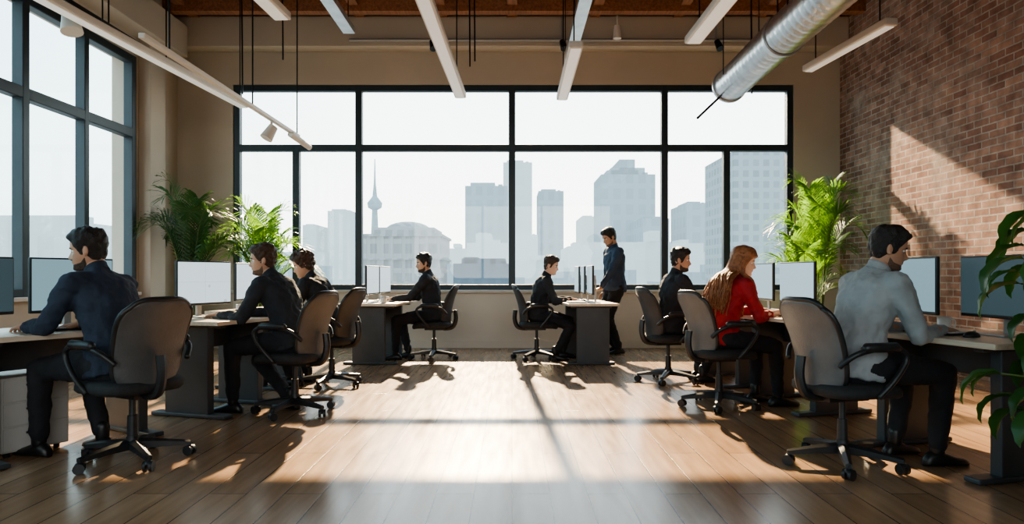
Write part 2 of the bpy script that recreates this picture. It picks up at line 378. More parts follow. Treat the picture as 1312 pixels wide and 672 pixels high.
def channel(x,y,L,ys):
    r=root('cable_channel'); mb=MB()
    mb.box((x,y,3.86),(.13,L,.012)); mb.box((x-.06,y,3.89),(.012,L,.07)); mb.box((x+.06,y,3.89),(.012,L,.07))
    mb.obj('channel',galv,r)
    mb=MB(); 
    for yy in ys:
        for dx in(-.06,.06): mb.tube((x+dx,yy,3.9),(x+dx,yy,ZC),.006,seg=6)
    mb.obj('hangers',blackm,r)
channel(.74,6.75,4.3,(5.0,6.8,8.7)); channel(-1.86,6.2,3.2,(5.0,7.5))
r=root('hanging_cables'); mb=MB()
for x,yy,z in((-.45,8.0,3.6),(-.52,8.2,3.6),(2.9,8.3,3.3),(3.1,8.0,3.9),(-3.45,8.7,3.4),(-3.0,8.9,3.9),(3.55,8.8,3.9)):
    mb.sweep(catm([(x,yy,ZC),(x+.01,yy,(ZC+z)/2),(x+.015,yy,z)],4),.010,6)
mb.obj('cables',blackm,r)
# spiral duct
r=root('spiral_duct'); mb=MB(); rs=[]; Ld=5.2
p0=V((2.46,7.7,3.24)); dirv=V((-.02,-1,0)).normalized(); n=150
for k in range(n+1):
    t=k/n; c=p0+dirv*Ld*t; rr=.175+ (.007 if k%3==0 else 0)
    rs.append([c+V((math.cos(a),0,math.sin(a)))*rr for a in [2*math.pi*i/36 for i in range(36)]])
mb.rings(rs,False); o=mb.obj('duct_body',galv,r,smooth=True); 
sd=o.modifiers.new('s','SOLIDIFY'); sd.thickness=.006
mb=MB()
for yy in(7.72,6.1,4.6):
    c=p0+dirv*(7.7-yy); rs=[]
    for (a2,rr) in((-.02,.178),(-.02,.195),(.02,.195),(.02,.178)):
        rs.append([c+dirv*a2+V((math.cos(a),0,math.sin(a)))*rr for a in [2*math.pi*i/36 for i in range(36)]])
    rs.append(rs[0]); mb.rings(rs,False)
o=mb.obj('collars',galv,r); smooth_angle(o)
mb=MB(); mb.tube(p0+V((0,.02,0)),p0+V((0,-.02,0)),.165,seg=32); o=mb.obj('end_damper',fix_grey,r)
mb=MB()
for yy in(7.3,5.6):
    for dx in(-.19,.19): mb.tube((2.45+dx,yy,3.24),(2.45+dx,yy,ZC),.006,seg=6)
mb.sweep([(2.36,7.72,3.12),(2.05,7.55,2.83)],.014,8)
mb.obj('hanger_rods',blackm,r)
# ------------------------------------------------------------------ furniture
def chair(loc,yaw,lm=leather[0]):
    r=root('office_chair',(loc[0],loc[1],0),yaw)
    mb=MB()
    for i in range(5):
        a=math.radians(72*i+20); d=V((math.cos(a),math.sin(a),0)); sd=V((-d.y,d.x,0))
        rs=[]
        for t,w,h,z in((.02,.030,.030,.105),(.16,.024,.022,.095),(.31,.017,.014,.078)):
            c=d*t+V((0,0,z)); rs.append([c+sd*w-V((0,0,h)),c+sd*w+V((0,0,h*.5)),c+V((0,0,h)),c-sd*w+V((0,0,h*.5)),c-sd*w-V((0,0,h))])
        mb.rings(rs)
        c=d*.305
        mb.tube(c+V((0,0,.085)),c+V((0,0,.045)),.010,seg=8)
        a2=a+.9; wd=V((math.cos(a2),math.sin(a2),0))
        for s in(-1,1): mb.tube(c+wd*s*.008+V((0,0,.031)),c+wd*s*.026+V((0,0,.031)),.030,seg=16)
        mb.ell(c+V((0,0,.045)),(.026,.026,.02),seg=10,n=6)
    mb.tube((0,0,.075),(0,0,.15),.042,.034,20)
    mb.tube((0,0,.14),(0,0,.27),.030,.028,18)
    mb.tube((0,0,.26),(0,0,.41),.018,.018,14)
    mb.box((-.02,0,.405),(.26,.16,.045))
    mb.sweep(catm([(-.12,0,.40),(-.24,0,.42),(-.285,0,.52),(-.275,0,.64)]),[.028]*19,8)
    o=mb.obj('five_star_base',black,r); smooth_angle(o,35)
    mb=MB(); rs=[]
    for z,sc in((.415,.82),(.42,.93),(.44,1),(.47,1),(.488,.94),(.494,.80),(.492,.4),(.490,.05)):
        ring=[]
        for i in range(32):
            t=2*math.pi*i/32; ct,st=math.cos(t),math.sin(t)
            x=.245*math.copysign(abs(ct)**.55,ct)*sc+.02; y=.25*math.copysign(abs(st)**.55,st)*sc
            dz=-.03*max(0,(x-.12)/.14)**2
            ring.append(V((x,y,z+dz)))
        rs.append(ring)
    mb.rings(rs); mb.obj('seat_cushion',seatm,r,smooth=True)
    mb=MB(); nu,nv=16,18
    for v in range(nv+1):
        tv=v/nv; z=.44+.52*tv
        e=abs(2*tv-1); wy=.225*(1-.14*(1-tv))*(1-.22*e**6)
        for u in range(nu+1):
            tu=2*u/nu-1
            zz=z-(.045*abs(tu)**5)*(1 if tv>.5 else -1)*abs(2*tv-1)**2
            x=-.205-.11*tv+.035*math.sin(math.pi*tv)+.075*tu*tu*(1-.4*tv)
            mb.v.append(V((x,wy*tu,zz)))
    for v in range(nv):
        for u in range(nu):
            a=v*(nu+1)+u; mb.f.append((a,a+1,a+nu+2,a+nu+1))
    o=mb.obj('backrest',lm,r,smooth=True)
    s=o.modifiers.new('sol','SOLIDIFY'); s.thickness=.034; s.offset=0
    s=o.modifiers.new('sub','SUBSURF'); s.levels=1; s.render_levels=1
    rim=[]
    B=lambda tu,tv:( -.205-.11*tv+.035*math.sin(math.pi*tv)+.075*tu*tu*(1-.4*tv), .225*(1-.14*(1-tv))*(1-.22*abs(2*tv-1)**6)*tu, .44+.52*tv-(.045*abs(tu)**5)*(1 if tv>.5 else -1)*abs(2*tv-1)**2)
    for k in range(17): rim.append(B(-1+2*k/16,1))
    for k in range(1,19): rim.append(B(1,1-k/18))
    for k in range(1,17): rim.append(B(1-2*k/16,0))
    for k in range(1,19): rim.append(B(-1,k/18))
    mb=MB(); mb.sweep(rim,.016,8); mb.obj('backrest_rim',black,r,smooth=True)
    mb=MB()
    for sy in(-1,1):
        pts=catm([(-.20,.215*sy,.60),(-.14,.270*sy,.67),(-.02,.285*sy,.70),(.12,.285*sy,.695),(.17,.285*sy,.64),(.10,.28*sy,.53),(.02,.25*sy,.43)],6)
        mb.sweep(pts,.016,10)
        mb.sweep([(-.11,.284*sy,.702),(-.09,.285*sy,.708),(.10,.287*sy,.708),(.13,.286*sy,.695)],[.014,.026,.026,.014],12)
    mb.obj('armrests',black,r,smooth=True)
    return r
def desk(loc,yaw,dep,length,cab=False):
    r=root('standing_desk',(loc[0],loc[1],0),yaw)
    mb=MB(); mb.box((0,0,.734),(dep,length,.032)); mb.obj('desk_top',desk_top,r,bevel=.006)
    mb=MB()
    for s in(-1,1):
        y=s*(length/2-.16)
        mb.box((0.02,y,.36),(.40,.07,.68)); mb.box((.0,y,.018),(dep*.92,.10,.03)); mb.box((0,y,.705),(dep*.8,.06,.03))
    mb.box((.12,0,.60),(.03,length-.3,.20))
    mb.obj('pedestal_legs',desk_leg,r,bevel=.008)
    return r
def monitor(loc,yaw,mat,w=.56,h=.36,z=.75):
    r=root('computer_monitor',(loc[0],loc[1],z),yaw)
    mb=MB(); mb.box((-.03,0,.006),(.17,.22,.012)); mb.box((-.06,0,.15),(.02,.05,.28)); mb.box((-.035,0,.28),(.05,.12,.12))
    mb.obj('stand',fix_grey,r,bevel=.004)
    mb=MB(); mb.box((0,0,.10+h/2),(.026,w,h)); mb.obj('bezel',black,r,bevel=.006)
    mb=MB(); mb.box((.0145,0,.10+h/2+.004),(.002,w-.02,h-.03)); mb.obj('screen',mat,r)
    return r
def keyboard(loc,yaw):
    r=root('keyboard',(loc[0],loc[1],.75),yaw)
    mb=MB(); mb.box((0,0,.008),(.13,.40,.014)); mb.obj('case',black,r,bevel=.003)
    mb=MB()
    for i in range(5):
        for j in range(14): mb.box((-.048+i*.024,-.18+j*.0277,.018),(.019,.023,.007))
    mb.obj('keys',keym,r)
def mouse(loc,yaw):
    r=root('computer_mouse',(loc[0],loc[1],.75),yaw); mb=MB(); mb.ell((0,0,.004),(.052,.031,.03)); 
    for i,p in enumerate(mb.v): 
        if p.z<.001: p.z=.001
    mb.obj('shell',black,r,smooth=True)
    mb=MB(); mb.tube((.02,-.004,.031),(.02,.004,.031),.008,seg=12); mb.obj('wheel',fix_grey,r)
def mug(loc,mat=mugm):
    r=root('coffee_mug',(loc[0],loc[1],.75)); mb=MB(); rs=[]
    for rr,z in((.030,0.001),(.036,.01),(.038,.09),(.034,.09),(.032,.02),(.003,.015)):
        rs.append([V((rr*math.cos(a),rr*math.sin(a),z)) for a in [2*math.pi*i/24 for i in range(24)]])
    mb.rings(rs); mb.sweep(catm([(.036,0,.075),(.065,0,.07),(.065,0,.03),(.036,0,.022)],5),.005,8)
    mb.obj('cup',mat,r,smooth=True)
def papers(loc,yaw):
    r=root('paper_stack',(loc[0],loc[1],.75),yaw); mb=MB()
    for i in range(4): mb.box((random.uniform(-.01,.01),random.uniform(-.01,.01),.003+i*.005),(.21,.297,.004),Matrix.Rotation(random.uniform(-.1,.1),3,'Z'))
    mb.obj('sheets',paper,r)
def W(loc,yaw,x,y):
    a=math.radians(yaw); return (loc[0]+x*math.cos(a)-y*math.sin(a), loc[1]+x*math.sin(a)+y*math.cos(a))
def station(loc,yaw,ymin,ymax,mons,dep=.74,edge=.30,lm=leather[0],cyaw=0,cx=-.02,cy=0):
    chair(W(loc,yaw,cx,cy),yaw+cyaw,lm)
    desk(W(loc,yaw,edge+dep/2,(ymin+ymax)/2),yaw,dep,ymax-ymin)
    for (x,y,dy,mt) in mons: monitor(W(loc,yaw,x,y),yaw+180+dy,mt)
    keyboard(W(loc,yaw,.53,0),yaw); mouse(W(loc,yaw,.53,-.28),yaw)
# ------------------------------------------------------------------ people
PZ=[-.004,.004,.014,.035,.055,.075,.10,.118,.14,.17,.195,.212,.225,.233,.2355]
PF=[.045,.074,.087,.085,.087,.086,.085,.082,.089,.086,.074,.060,.042,.018,.004]
PB=[-.012,-.022,-.034,-.055,-.072,-.084,-.093,-.098,-.101,-.100,-.091,-.078,-.060,-.036,-.02]
PW=[.022,.034,.044,.054,.060,.065,.070,.073,.0755,.0765,.072,.063,.048,.026,.01]
def sstep(a,b,x):
    t=max(0,min(1,(x-a)/(b-a))) if a!=b else float(x>a); return t*t*(3-2*t)
def head_grid(nz=64,na=96):
    g=[]
    for k in range(nz+1):
        q=k/nz; z=-.004+.2395*(.5-.5*math.cos(math.pi*q))*.5+ .2395*q*.5
        def I(A): return sum(np.interp(z+d,PZ,A) for d in(-.006,-.003,0,.003,.006))/5 if -.0<z<.226 else np.interp(z,PZ,A)
        f,b,w=I(PF),I(PB),I(PW); cx=-.008; ring=[]
        for i in range(na):
            a=2*math.pi*i/na; c,s=math.cos(a),math.sin(a)
            x=cx+(c*(f-cx) if c>0 else c*(cx-b)); y=w*s
            if c>0:
                y=w*math.copysign(abs(s)**.9,s)
                fr=sstep(0,.05,x)
                x+=fr*np.interp(z,[.066,.074,.084,.10,.12,.135],[0,.017,.027,.018,.008,0])*math.exp(-(y/.0105)**2)
                ay=abs(y)
                x+=fr*.008*math.exp(-((ay-.012)/.007)**2-((z-.077)/.008)**2)
                x-=fr*.011*math.exp(-((ay-.031)/.015)**2-((z-.119)/.012)**2)
                x+=fr*.004*math.exp(-((ay-.03)/.02)**2-((z-.139)/.007)**2)
                x+=fr*.006*math.exp(-(y/.02)**2)*(math.exp(-((z-.062)/.004)**2)+math.exp(-((z-.050)/.0045)**2))
                x+=fr*.004*math.exp(-(y/.018)**2-((z-.018)/.012)**2)
            ring.append(V((x,y,z)))
        g.append(ring)
    return g
HG=head_grid()
def hairline(x):
    return float(np.interp(x,[-.1,-.05,-.02,-.005,.02,.035,.055,.075],[.035,.045,.075,.088,.092,.125,.165,.182]))
def shell(maskf,thick,mat,name,parent,mtx,nscale=0,namp=0,seed=0):
    nz=len(HG);na=len(HG[0]); vs=[];ms=[]
    for r in HG:
        for p in r:
            m=maskf(p); d=(p-V((-.01,0,.12))).normalized()
            th=thick(p) if callable(thick) else thick
            off=-.004+(th+.004)*m
            if namp and m>.2: off+=namp*noise.noise(p*nscale+V((seed,0,0)))*m
            vs.append(mtx@(p+d*off)); ms.append(m)
    fs=[]
    for k in range(nz-1):
        for i in range(na):
            j=(i+1)%na; q=(k*na+i,k*na+j,(k+1)*na+j,(k+1)*na+i)
            if max(ms[t] for t in q)>.02: fs.append(q)
    if ms[(nz-1)*na]>.02: fs.append(tuple((nz-1)*na+i for i in range(na)))
    me=bpy.data.meshes.new(name); me.from_pydata([tuple(v) for v in vs],[],fs); me.update()
    for p in me.polygons: p.use_smooth=True
    me.materials.append(mat); o=bpy.data.objects.new(name,me); COL.objects.link(o); o.parent=parent
    return o
def ik(a,b,l1,l2,pole):
    d=b-a; D=d.length
    if D>(l1+l2)*.995: b=a+d.normalized()*(l1+l2)*.995; d=b-a; D=d.length
    u=d.normalized(); p=(pole-u*pole.dot(u)).normalized()
    x=(l1*l1-l2*l2+D*D)/(2*D); h=math.sqrt(max(0,l1*l1-x*x))
    return a+u*x+p*h,b
def remesh(o,vox,sm=5,fold=0,fs=.07):
    m=o.modifiers.new('remesh','REMESH'); m.mode='VOXEL'; m.voxel_size=vox; m.use_smooth_shade=True
    s=o.modifiers.new('smooth','SMOOTH'); s.factor=.6; s.iterations=sm
    if fold:
        tx=bpy.data.textures.get('cloth_folds%g'%fs) or bpy.data.textures.new('cloth_folds%g'%fs,'CLOUDS'); tx.noise_scale=fs; tx.noise_depth=2
        d=o.modifiers.new('folds','DISPLACE'); d.texture=tx; d.strength=fold; d.mid_level=.5
def hand(mb,wrist,fwd,up,side,curl=1.0,s=1.0):
    """fwd fingers dir, up = back of hand, side=+1 thumb at +lat"""
    fwd=fwd.normalized(); lat=up.cross(fwd).normalized(); up=fwd.cross(lat).normalized()
    T=lambda x,y,z: wrist+(fwd*x+lat*y+up*z)*s
    rs=[]
    for x,w,h in((-.03,.027,.021),(0,.028,.019),(.025,.036,.017),(.06,.042,.015),(.088,.040,.012),(.094,.034,.009)):
        rs.append([T(x,w*math.cos(a),h*math.sin(a)) for a in [2*math.pi*i/16 for i in range(16)]])
    mb.rings(rs)
    for y,L,sp in((.030,.070,.10),(.0105,.080,.03),(-.0095,.075,-.04),(-.029,.058,-.13)):
        y*=side; sp*=side
        p=(.080,y,0); ang=math.radians(8); seg=(L*.45,L*.32,L*.25); rr=(.0092,.0085,.0078,.0068)
        for k in range(3):
            q=(p[0]+seg[k]*math.cos(ang),p[1]+seg[k]*sp,p[2]-seg[k]*math.sin(ang))
            mb.capsule(T(*p),T(*q),rr[k]*s,rr[k+1]*s,10); p=q; ang+=math.radians(24)*curl
    th=[(.018,.026*side,-.004),(.048,.052*side,-.012),(.074,.062*side,-.018),(.094,.060*side,-.024)]
    for k in range(3): mb.capsule(T(*th[k]),T(*th[k+1]),(.0145,.011,.0095)[k]*s,(.011,.0095,.008)[k]*s,10)
def person(name,loc,yaw,pz=.60,lean=(8,22),head=(0,10),wr=((.45,.13,.79),(.45,-.13,.79)),ank=((.36,.12,.085),(.30,-.12,.085)),
           shirt=navy,skin=skinA,hair=hair_bk,style='short',beard=None,sc=1.0,sleeve=1.0,sw=1.0,twist=0,off=0,standing=False,side=0,hcurl=1.0):
    r=root(name,(loc[0],loc[1],0),yaw)
    n=40; Ls=.53*sc; P=[V((off,0,pz))]; A=[]
    for k in range(n+1):
        t=k/n; th=math.radians(lean[0]+(lean[1]-lean[0])*t); A.append(th)
        if k<n: P.append(P[-1]+V((math.sin(th),0,math.cos(th)))*(Ls/n))
    def at(u):
        if u<0: return P[0]+V((math.sin(A[0]),0,math.cos(A[0])))*u,A[0]
        k=min(n,u/Ls*n); i=int(k); 
        if i>=n: return P[n]+V((math.sin(A[n]),0,math.cos(A[n])))*(u-Ls),A[n]
        return P[i].lerp(P[i+1],k-i),A[i]
    tw=lambda u: math.radians(twist)*max(0,u/Ls)
    def torso(mb,st,fat=0):
        rs=[]
        for u,d,w in st:
            c,a=at(u*sc); f=V((math.cos(a),0,-math.sin(a))); s=V((0,1,0)); q=tw(u*sc)
            f2=f*math.cos(q)+s*math.sin(q); s2=s*math.cos(q)-f*math.sin(q); ring=[]
            for i in range(28):
                t=2*math.pi*i/28; ct,s_=math.cos(t),math.sin(t)
                ring.append(c+(f2*(d+fat)*math.copysign(abs(ct)**.85,ct)+s2*(w*sw+fat)*math.copysign(abs(s_)**.85,s_))*sc)
            rs.append(ring)
        mb.rings(rs)
    c,a=at(.445*sc); f=V((math.cos(a),0,-math.sin(a))); q=tw(Ls)
    s2=V((0,1,0))*math.cos(q)-f*math.sin(q)
    SH=[c+s2*.178*sc*sw+f*.01, c-s2*.178*sc*sw+f*.01]
    hips=[V((off+.01,.095*sc,pz-.02)),V((off+.01,-.095*sc,pz-.02))]
    arms=[];legs=[]
    for i,sg in((0,1),(1,-1)):
        pole=V((-.55,.45*sg,-.8)) if not standing else V((-1,.3*sg,-.3))
        e,w=ik(SH[i],V(wr[i]),.29*sc,.265*sc,pole); arms.append((SH[i],e,w))
        k,an=ik(hips[i],V(ank[i]),.44*sc,.43*sc,V((1,.12*sg,.35))); legs.append((hips[i],k,an))
    mb=MB()
    torso(mb,[(-.085,.138,.188),(-.04,.142,.190),(.04,.133,.176),(.14,.116,.154),(.25,.120,.165),(.34,.126,.182),(.41,.116,.186),(.455,.092,.160),(.49,.072,.105),(.515,.060,.072),(.535,.056,.062)])
    for (s,e,w) in arms:
        ce,_=at(.43*sc)
        mb.capsule(ce.lerp(s,.4),s,.078*sc,.068*sc)
        mb.capsule(s,s.lerp(e,.5),.067*sc,.058*sc); mb.capsule(s.lerp(e,.5),e,.058*sc,.049*sc)
        if sleeve>=.99: mb.capsule(e,e.lerp(w,.4),.049*sc,.046*sc); mb.capsule(e.lerp(w,.4),e.lerp(w,.90),.046*sc,.034*sc)
        else: mb.capsule(e,e.lerp(w,sleeve),.049*sc,.046*sc)
    o=mb.obj('shirt',shirt,r,smooth=True); remesh(o,.010,4,.034,.07)
    cc,ca=at(.525*sc); mb=MB(); rs=[]
    fd=V((math.cos(ca),0,-math.sin(ca))); ud=V((math.sin(ca),0,math.cos(ca)))
    for dz,rr in((-.02,.068),(.012,.062),(.028,.063),(.028,.057),(-.02,.058)):
        rs.append([cc+ud*(dz-.012*math.cos(t))+(fd*math.cos(t)*rr+V((0,1,0))*math.sin(t)*rr)*sc for t in [2*math.pi*i/24 for i in range(24)]])
    mb.rings(rs,False); mb.obj('collar',shirt,r,smooth=True)
    mb=MB(); torso(mb,[(-.13,.10,.15),(-.09,.112,.164),(-.03,.112,.160),(.04,.095,.14)])
    for (h,k,an) in legs:
        mb.capsule(h+V((-.02,0,-.015)),h.lerp(k,.5),.099*sc,.086*sc); mb.capsule(h.lerp(k,.5),k,.086*sc,.066*sc)
        mb.capsule(k,k.lerp(an,.4),.065*sc,.061*sc); mb.capsule(k.lerp(an,.4),k.lerp(an,.90),.061*sc,.050*sc)
    o=mb.obj('trousers',trou,r,smooth=True); remesh(o,.012,5,.022,.07)
    mb=MB()
    for i,(h,k,an) in enumerate(legs):
        toe=V((1,.12*(1 if i==0 else -1),0)).normalized(); la=V((-toe.y,toe.x,0)); base=V((an.x,an.y,max(0,an.z-.085)))
        rs=[]
        for x,w,hh in((-.085,.012,.03),(-.078,.030,.055),(-.05,.038,.085),(0,.040,.095),(.05,.042,.075),(.10,.047,.055),(.145,.044,.045),(.175,.030,.036),(.19,.010,.022)):
            ring=[]
            for t in [2*math.pi*j/16 for j in range(16)]:
                z=hh*.5+hh*.5*math.sin(t); z=max(z,.004); ring.append(base+toe*x+la*w*math.cos(t)*(1.05 if z<hh*.5 else .92)+V((0,0,z)))
            rs.append(ring)
        mb.rings(rs); mb.capsule(an,an+V((0,0,.06)),.04,.042)
    mb.obj('shoes',shoem,r,smooth=True)
    mb=MB()
    for i,(s,e,w) in enumerate(arms):
        sg=1 if i==0 else -1
        mb.capsule(e.lerp(w,.3),w,.040*sc*.95,.026*sc)
        d=(w-e).normalized()
        if w.z<.95 and not (standing and w.z<.88) : f=V((d.x,d.y,-.12)); up=V((0,0,1))
        else: f=d; up=V((0,sg,0)) if standing else V((0,0,1))
        lat=up.cross(f).normalized()
        want=V((0,-sg,0)) if abs(up.z)>.5 else V((1,0,0))
        hand(mb,w,f,up,1 if lat.dot(want)>0 else -1,hcurl,sc)
    o=mb.obj('hands',skin,r,smooth=True); remesh(o,.0042,2)
    ce,_=at(.50*sc); hy,hp=head
    nk=at(Ls)[0]; nd=V((math.sin(A[n]*.8),0,math.cos(A[n]*.8)))
    T=nk+nd*.056
    R=Matrix.Rotation(math.radians(hy),4,'Z')@Matrix.Rotation(math.radians(hp),4,'Y')@Matrix.Rotation(math.radians(side),4,'X')
    piv=V((-.022,0,.045))
    mtx=Matrix.Translation(T)@R@Matrix.Scale(sc**.5,4)@Matrix.Translation(-piv)
    mb=MB(); mb.capsule(ce,T,.058*sc,.054*sc,18); mb.capsule(T,mtx@V((-.02,0,.07)),.054*sc,.052*sc,18)
    mb.obj('neck',skin,r,smooth=True)
    mb=MB(); mb.rings(HG); 
    mb.obj('head',skin,r,smooth=True,mtx=mtx)
    mb=MB()
    for sg in(1,-1):
        rt=Matrix.Rotation(math.radians(-18*sg),3,'Z')@Matrix.Rotation(math.radians(-8),3,'Y')
        mb.ell((-.012,.077*sg,.108),(.018,.008,.030),rt)
        mb.ell((-.008,.080*sg,.090),(.010,.007,.012),rt)
    mb.obj('ears',skin,r,smooth=True,mtx=mtx)
    mb=MB(); mb2=MB()
    for sg in(1,-1): mb.ell((.0655,.031*sg,.119),(.0125,.0125,.0085)); mb2.ell((.0755,.031*sg,.119),(.004,.0055,.0055))
    mb.obj('eyes',eyew,r,smooth=True,mtx=mtx); mb2.obj('irises',eyed,r,smooth=True,mtx=mtx)
    shell(lambda p: sstep(.0,.3,math.exp(-((abs(p.y)-.031)/.017)**4-((p.z-.137)/.0045)**2)-.35)*(p.x>.03),.003,hair,'eyebrows',r,mtx)
    shell(lambda p: sstep(.0,.3,math.exp(-(p.y/.021)**4-((p.z-.056)/.009)**4)-.4)*(p.x>.05),.0012,lipm,'lips',r,mtx)
    if style=='curly': th=lambda p:.016+.022*sstep(.12,.20,p.z); ns,na_=(45,.022)
    elif style=='long': th=lambda p:.012+.012*sstep(.1,.2,p.z); ns,na_=(25,.006)
    else: th=lambda p:.006+.016*sstep(.12,.205,p.z)+.006*sstep(.0,.06,p.x)*sstep(.17,.2,p.z); ns,na_=(40,.011)
    hl=0 if style!='long' else -.02
    shell(lambda p: sstep(-.006,.007,p.z-hairline(p.x)-hl-.004*noise.noise(p*60)),th,hair,'hair',r,mtx,ns,na_,loc[0]*7)
    if beard:
        def bm_(p):
            if p.x<-.005: return 0
            top=float(np.interp(p.x,[-.005,.01,.03,.06,.09],[.082,.066,.047,.042,.040]))
            m=sstep(.007,-.005,p.z-top)*sstep(-.005,.004,p.x)
            if abs(p.y)<.03 and p.x>.05:
                m=max(m,math.exp(-((p.z-.070)/.004)**4-(p.y/.026)**4))
                m*=1-math.exp(-(p.y/.02)**4-((p.z-.056)/.008)**4)
            return m
        shell(bm_,.0010 if beard is stub else .0028,beard,'beard',r,mtx,90,.001,3)
    if style=='long':
        mb=MB(); rnd=random.Random(3)
        cb,_=at(.42*sc)
        for i in range(260):
            a=rnd.uniform(-2.1,2.1); 
            sx,sy=-math.cos(a),math.sin(a)
            zz=rnd.uniform(.09,.20)
            w_=np.interp(zz,PZ,PW)+.012
            p0=mtx@V((-.015+sx*.085,sy*w_,zz))
            p1=mtx@V((-.025+sx*.10,sy*.092,.03))
            if sx<.15: tgt=V((cb.x-.165+.035*abs(sy)+rnd.uniform(-.02,.02),sy*.13+rnd.uniform(-.03,.03),cb.z+rnd.uniform(-.05,.03)))
            else: tgt=V((cb.x+.125+rnd.uniform(0,.03),sy*.10+rnd.uniform(-.02,.02),cb.z-.03+rnd.uniform(-.05,.03)))
            end=tgt+V((-.05 if sx<.15 else .01,rnd.uniform(-.03,.03),-rnd.uniform(.07,.20)))
            mid=(p1+tgt)/2+V((-.03 if sx<.15 else .02,sy*.02,.01))
            pts=catm([p0,p1,mid,tgt,end],6); ph=rnd.uniform(0,6)
            pts=[p+V((math.sin(k*.9+ph),math.cos(k*.8+ph),0))*.010*(k/len(pts)) for k,p in enumerate(pts)]
            m_=len(pts); mb.sweep(pts,[.0078*(1-.75*(k/m_)**3) for k in range(m_)],6)
        mb.obj('long_wavy_hair',hair,r,smooth=True)
    return r
# ---------------- left side
C1=(-2.34,4.05); station(C1,150,-.62,.62,[(.80,-.16,6,scr_teal),(.74,.46,15,scr_dark)],lm=leather[0],cx=-.10,cy=-.03)
person('seated_man',C1,158,lean=(10,28),head=(34,8),twist=6,shirt=navy,beard=beardm,hair=hair_bk,sc=1.05,wr=((.56,.17,.785),(.46,-.10,.785)),ank=((.50,.13,.085),(.30,-.13,.085)))
B1=(-1.74,5.42); station(B1,164,-.42,.50,[(.80,.05,-6,scr_white)],lm=leather[0])
person('seated_man',B1,166,lean=(12,34),head=(28,6),shirt=blk,hair=hair_br,skin=skinA,beard=stub,sc=1.02,wr=((.56,.16,.785),(.58,-.06,.785)),ank=((.46,.12,.085),(.10,-.13,.085)))
B2=(-1.80,6.75); station(B2,168,-.5,.5,[(.72,.25,5,scr_white)],lm=leather[1])
person('seated_man',B2,168,lean=(12,36),head=(24,18),shirt=blk,hair=hair_br,style='curly',wr=((.50,.16,.785),(.52,-.10,.785)))
A1=(-1.03,8.85); station(A1,176,-.5,.72,[(.70,.35,0,scr_white),(.70,-.25,0,scr_white)],lm=leather[1],dep=.72)
person('seated_man',A1,176,lean=(2,14),head=(20,8),shirt=blk,hair=hair_bk,skin=skinA,beard=beardm,wr=((.50,.16,.785),(.48,-.10,.785)),ank=((.46,.12,.085),(.34,-.10,.085)))
# ---------------- right side
A2=(.34,8.85); station(A2,4,-.72,.5,[(.62,-.35,-4,scr_blue),(.60,.05,-6,scr_blue),(.58,.4,-4,scr_blue)],dep=.62,edge=.28,lm=leather[1])
person('seated_man',A2,4,lean=(4,22),head=(-20,14),shirt=blk,hair=hair_br,skin=skinB,sc=.97,wr=((.42,.12,.785),(.42,-.12,.785)),ank=((.34,.12,.085),(.2,-.12,.085)))
S1=(1.42,9.45)
person('standing_man',S1,196,pz=.955,lean=(-3,8),head=(2,24),shirt=bluesh,hair=hair_bk,skin=skinA,beard=stub,sc=1.03,standing=True,wr=((.30,.18,.89),(.06,-.25,.74)),ank=((-.02,.10,.09),(-.05,-.11,.09)))
B3=(1.62,7.0); station(B3,10,-.62,.5,[(.78,-.44,-10,scr_blue)],lm=leather[1])
person('seated_man',B3,10,lean=(2,14),head=(-24,6),shirt=blk,hair=hair_bk,skin=skinA,beard=beardm,wr=((.48,.13,.785),(.46,-.13,.785)))
B4=(1.74,5.68); station(B4,15,-.66,.42,[(.78,.05,-8,scr_blue)],lm=leather[2])
person('seated_woman',B4,15,lean=(8,26),head=(-34,12),shirt=redsh,hair=hair_ginger,skin=skinB,style='long',sc=.97,sw=.93,sleeve=.45,wr=((.50,.10,.785),(.46,-.13,.785)),ank=((.40,.11,.085),(.46,-.12,.085)))
C2=(1.98,3.95); station(C2,14,-.62,.50,[(.72,.34,-12,scr_teal),(.74,-.26,-10,scr_dark)],lm=leather[2],cx=-.08)
person('seated_man',C2,12,lean=(8,26),head=(-26,14),shirt=greysh,hair=hair_bk,skin=skinA,beard=stub,sc=1.05,wr=((.46,.13,.785),(.48,-.13,.785)),ank=((.38,.12,.085),(.44,-.13,.085)))
mug(W(C1,150,.85,-.50)); papers(W(C1,150,.50,-.46),150); mug(W(B1,164,.72,-.30)); papers(W(B4,15,.52,-.50),15); mug(W(B4,15,.66,-.25)); mug(W(A1,176,.5,.55)); mug(W(C2,14,.70,.06))
papers(W(A2,4,.42,-.5),4)
cx_,cy_=W(C1,150,.80,.16)
r=root('drawer_pedestal',(cx_,cy_,0),150)
mb=MB(); mb.box((0,0,.255),(.42,.38,.45)); mb.obj('carcass',cab_m,r,bevel=.008)
mb=MB(); 
for k in range(3): mb.box((-.213,0,.11+k*.145),(.012,.36,.135))
mb.obj('drawer_fronts',cab_m,r,bevel=.004)
mb=MB()
for k in range(3): mb.box((-.225,0,.14+k*.145),(.012,.12,.012))
for x in(-.16,.16):
    for y in(-.14,.14): mb.tube((x,y,.0),(x,y,.04),.018,seg=10)
mb.obj('handles_and_feet',blackm,r)
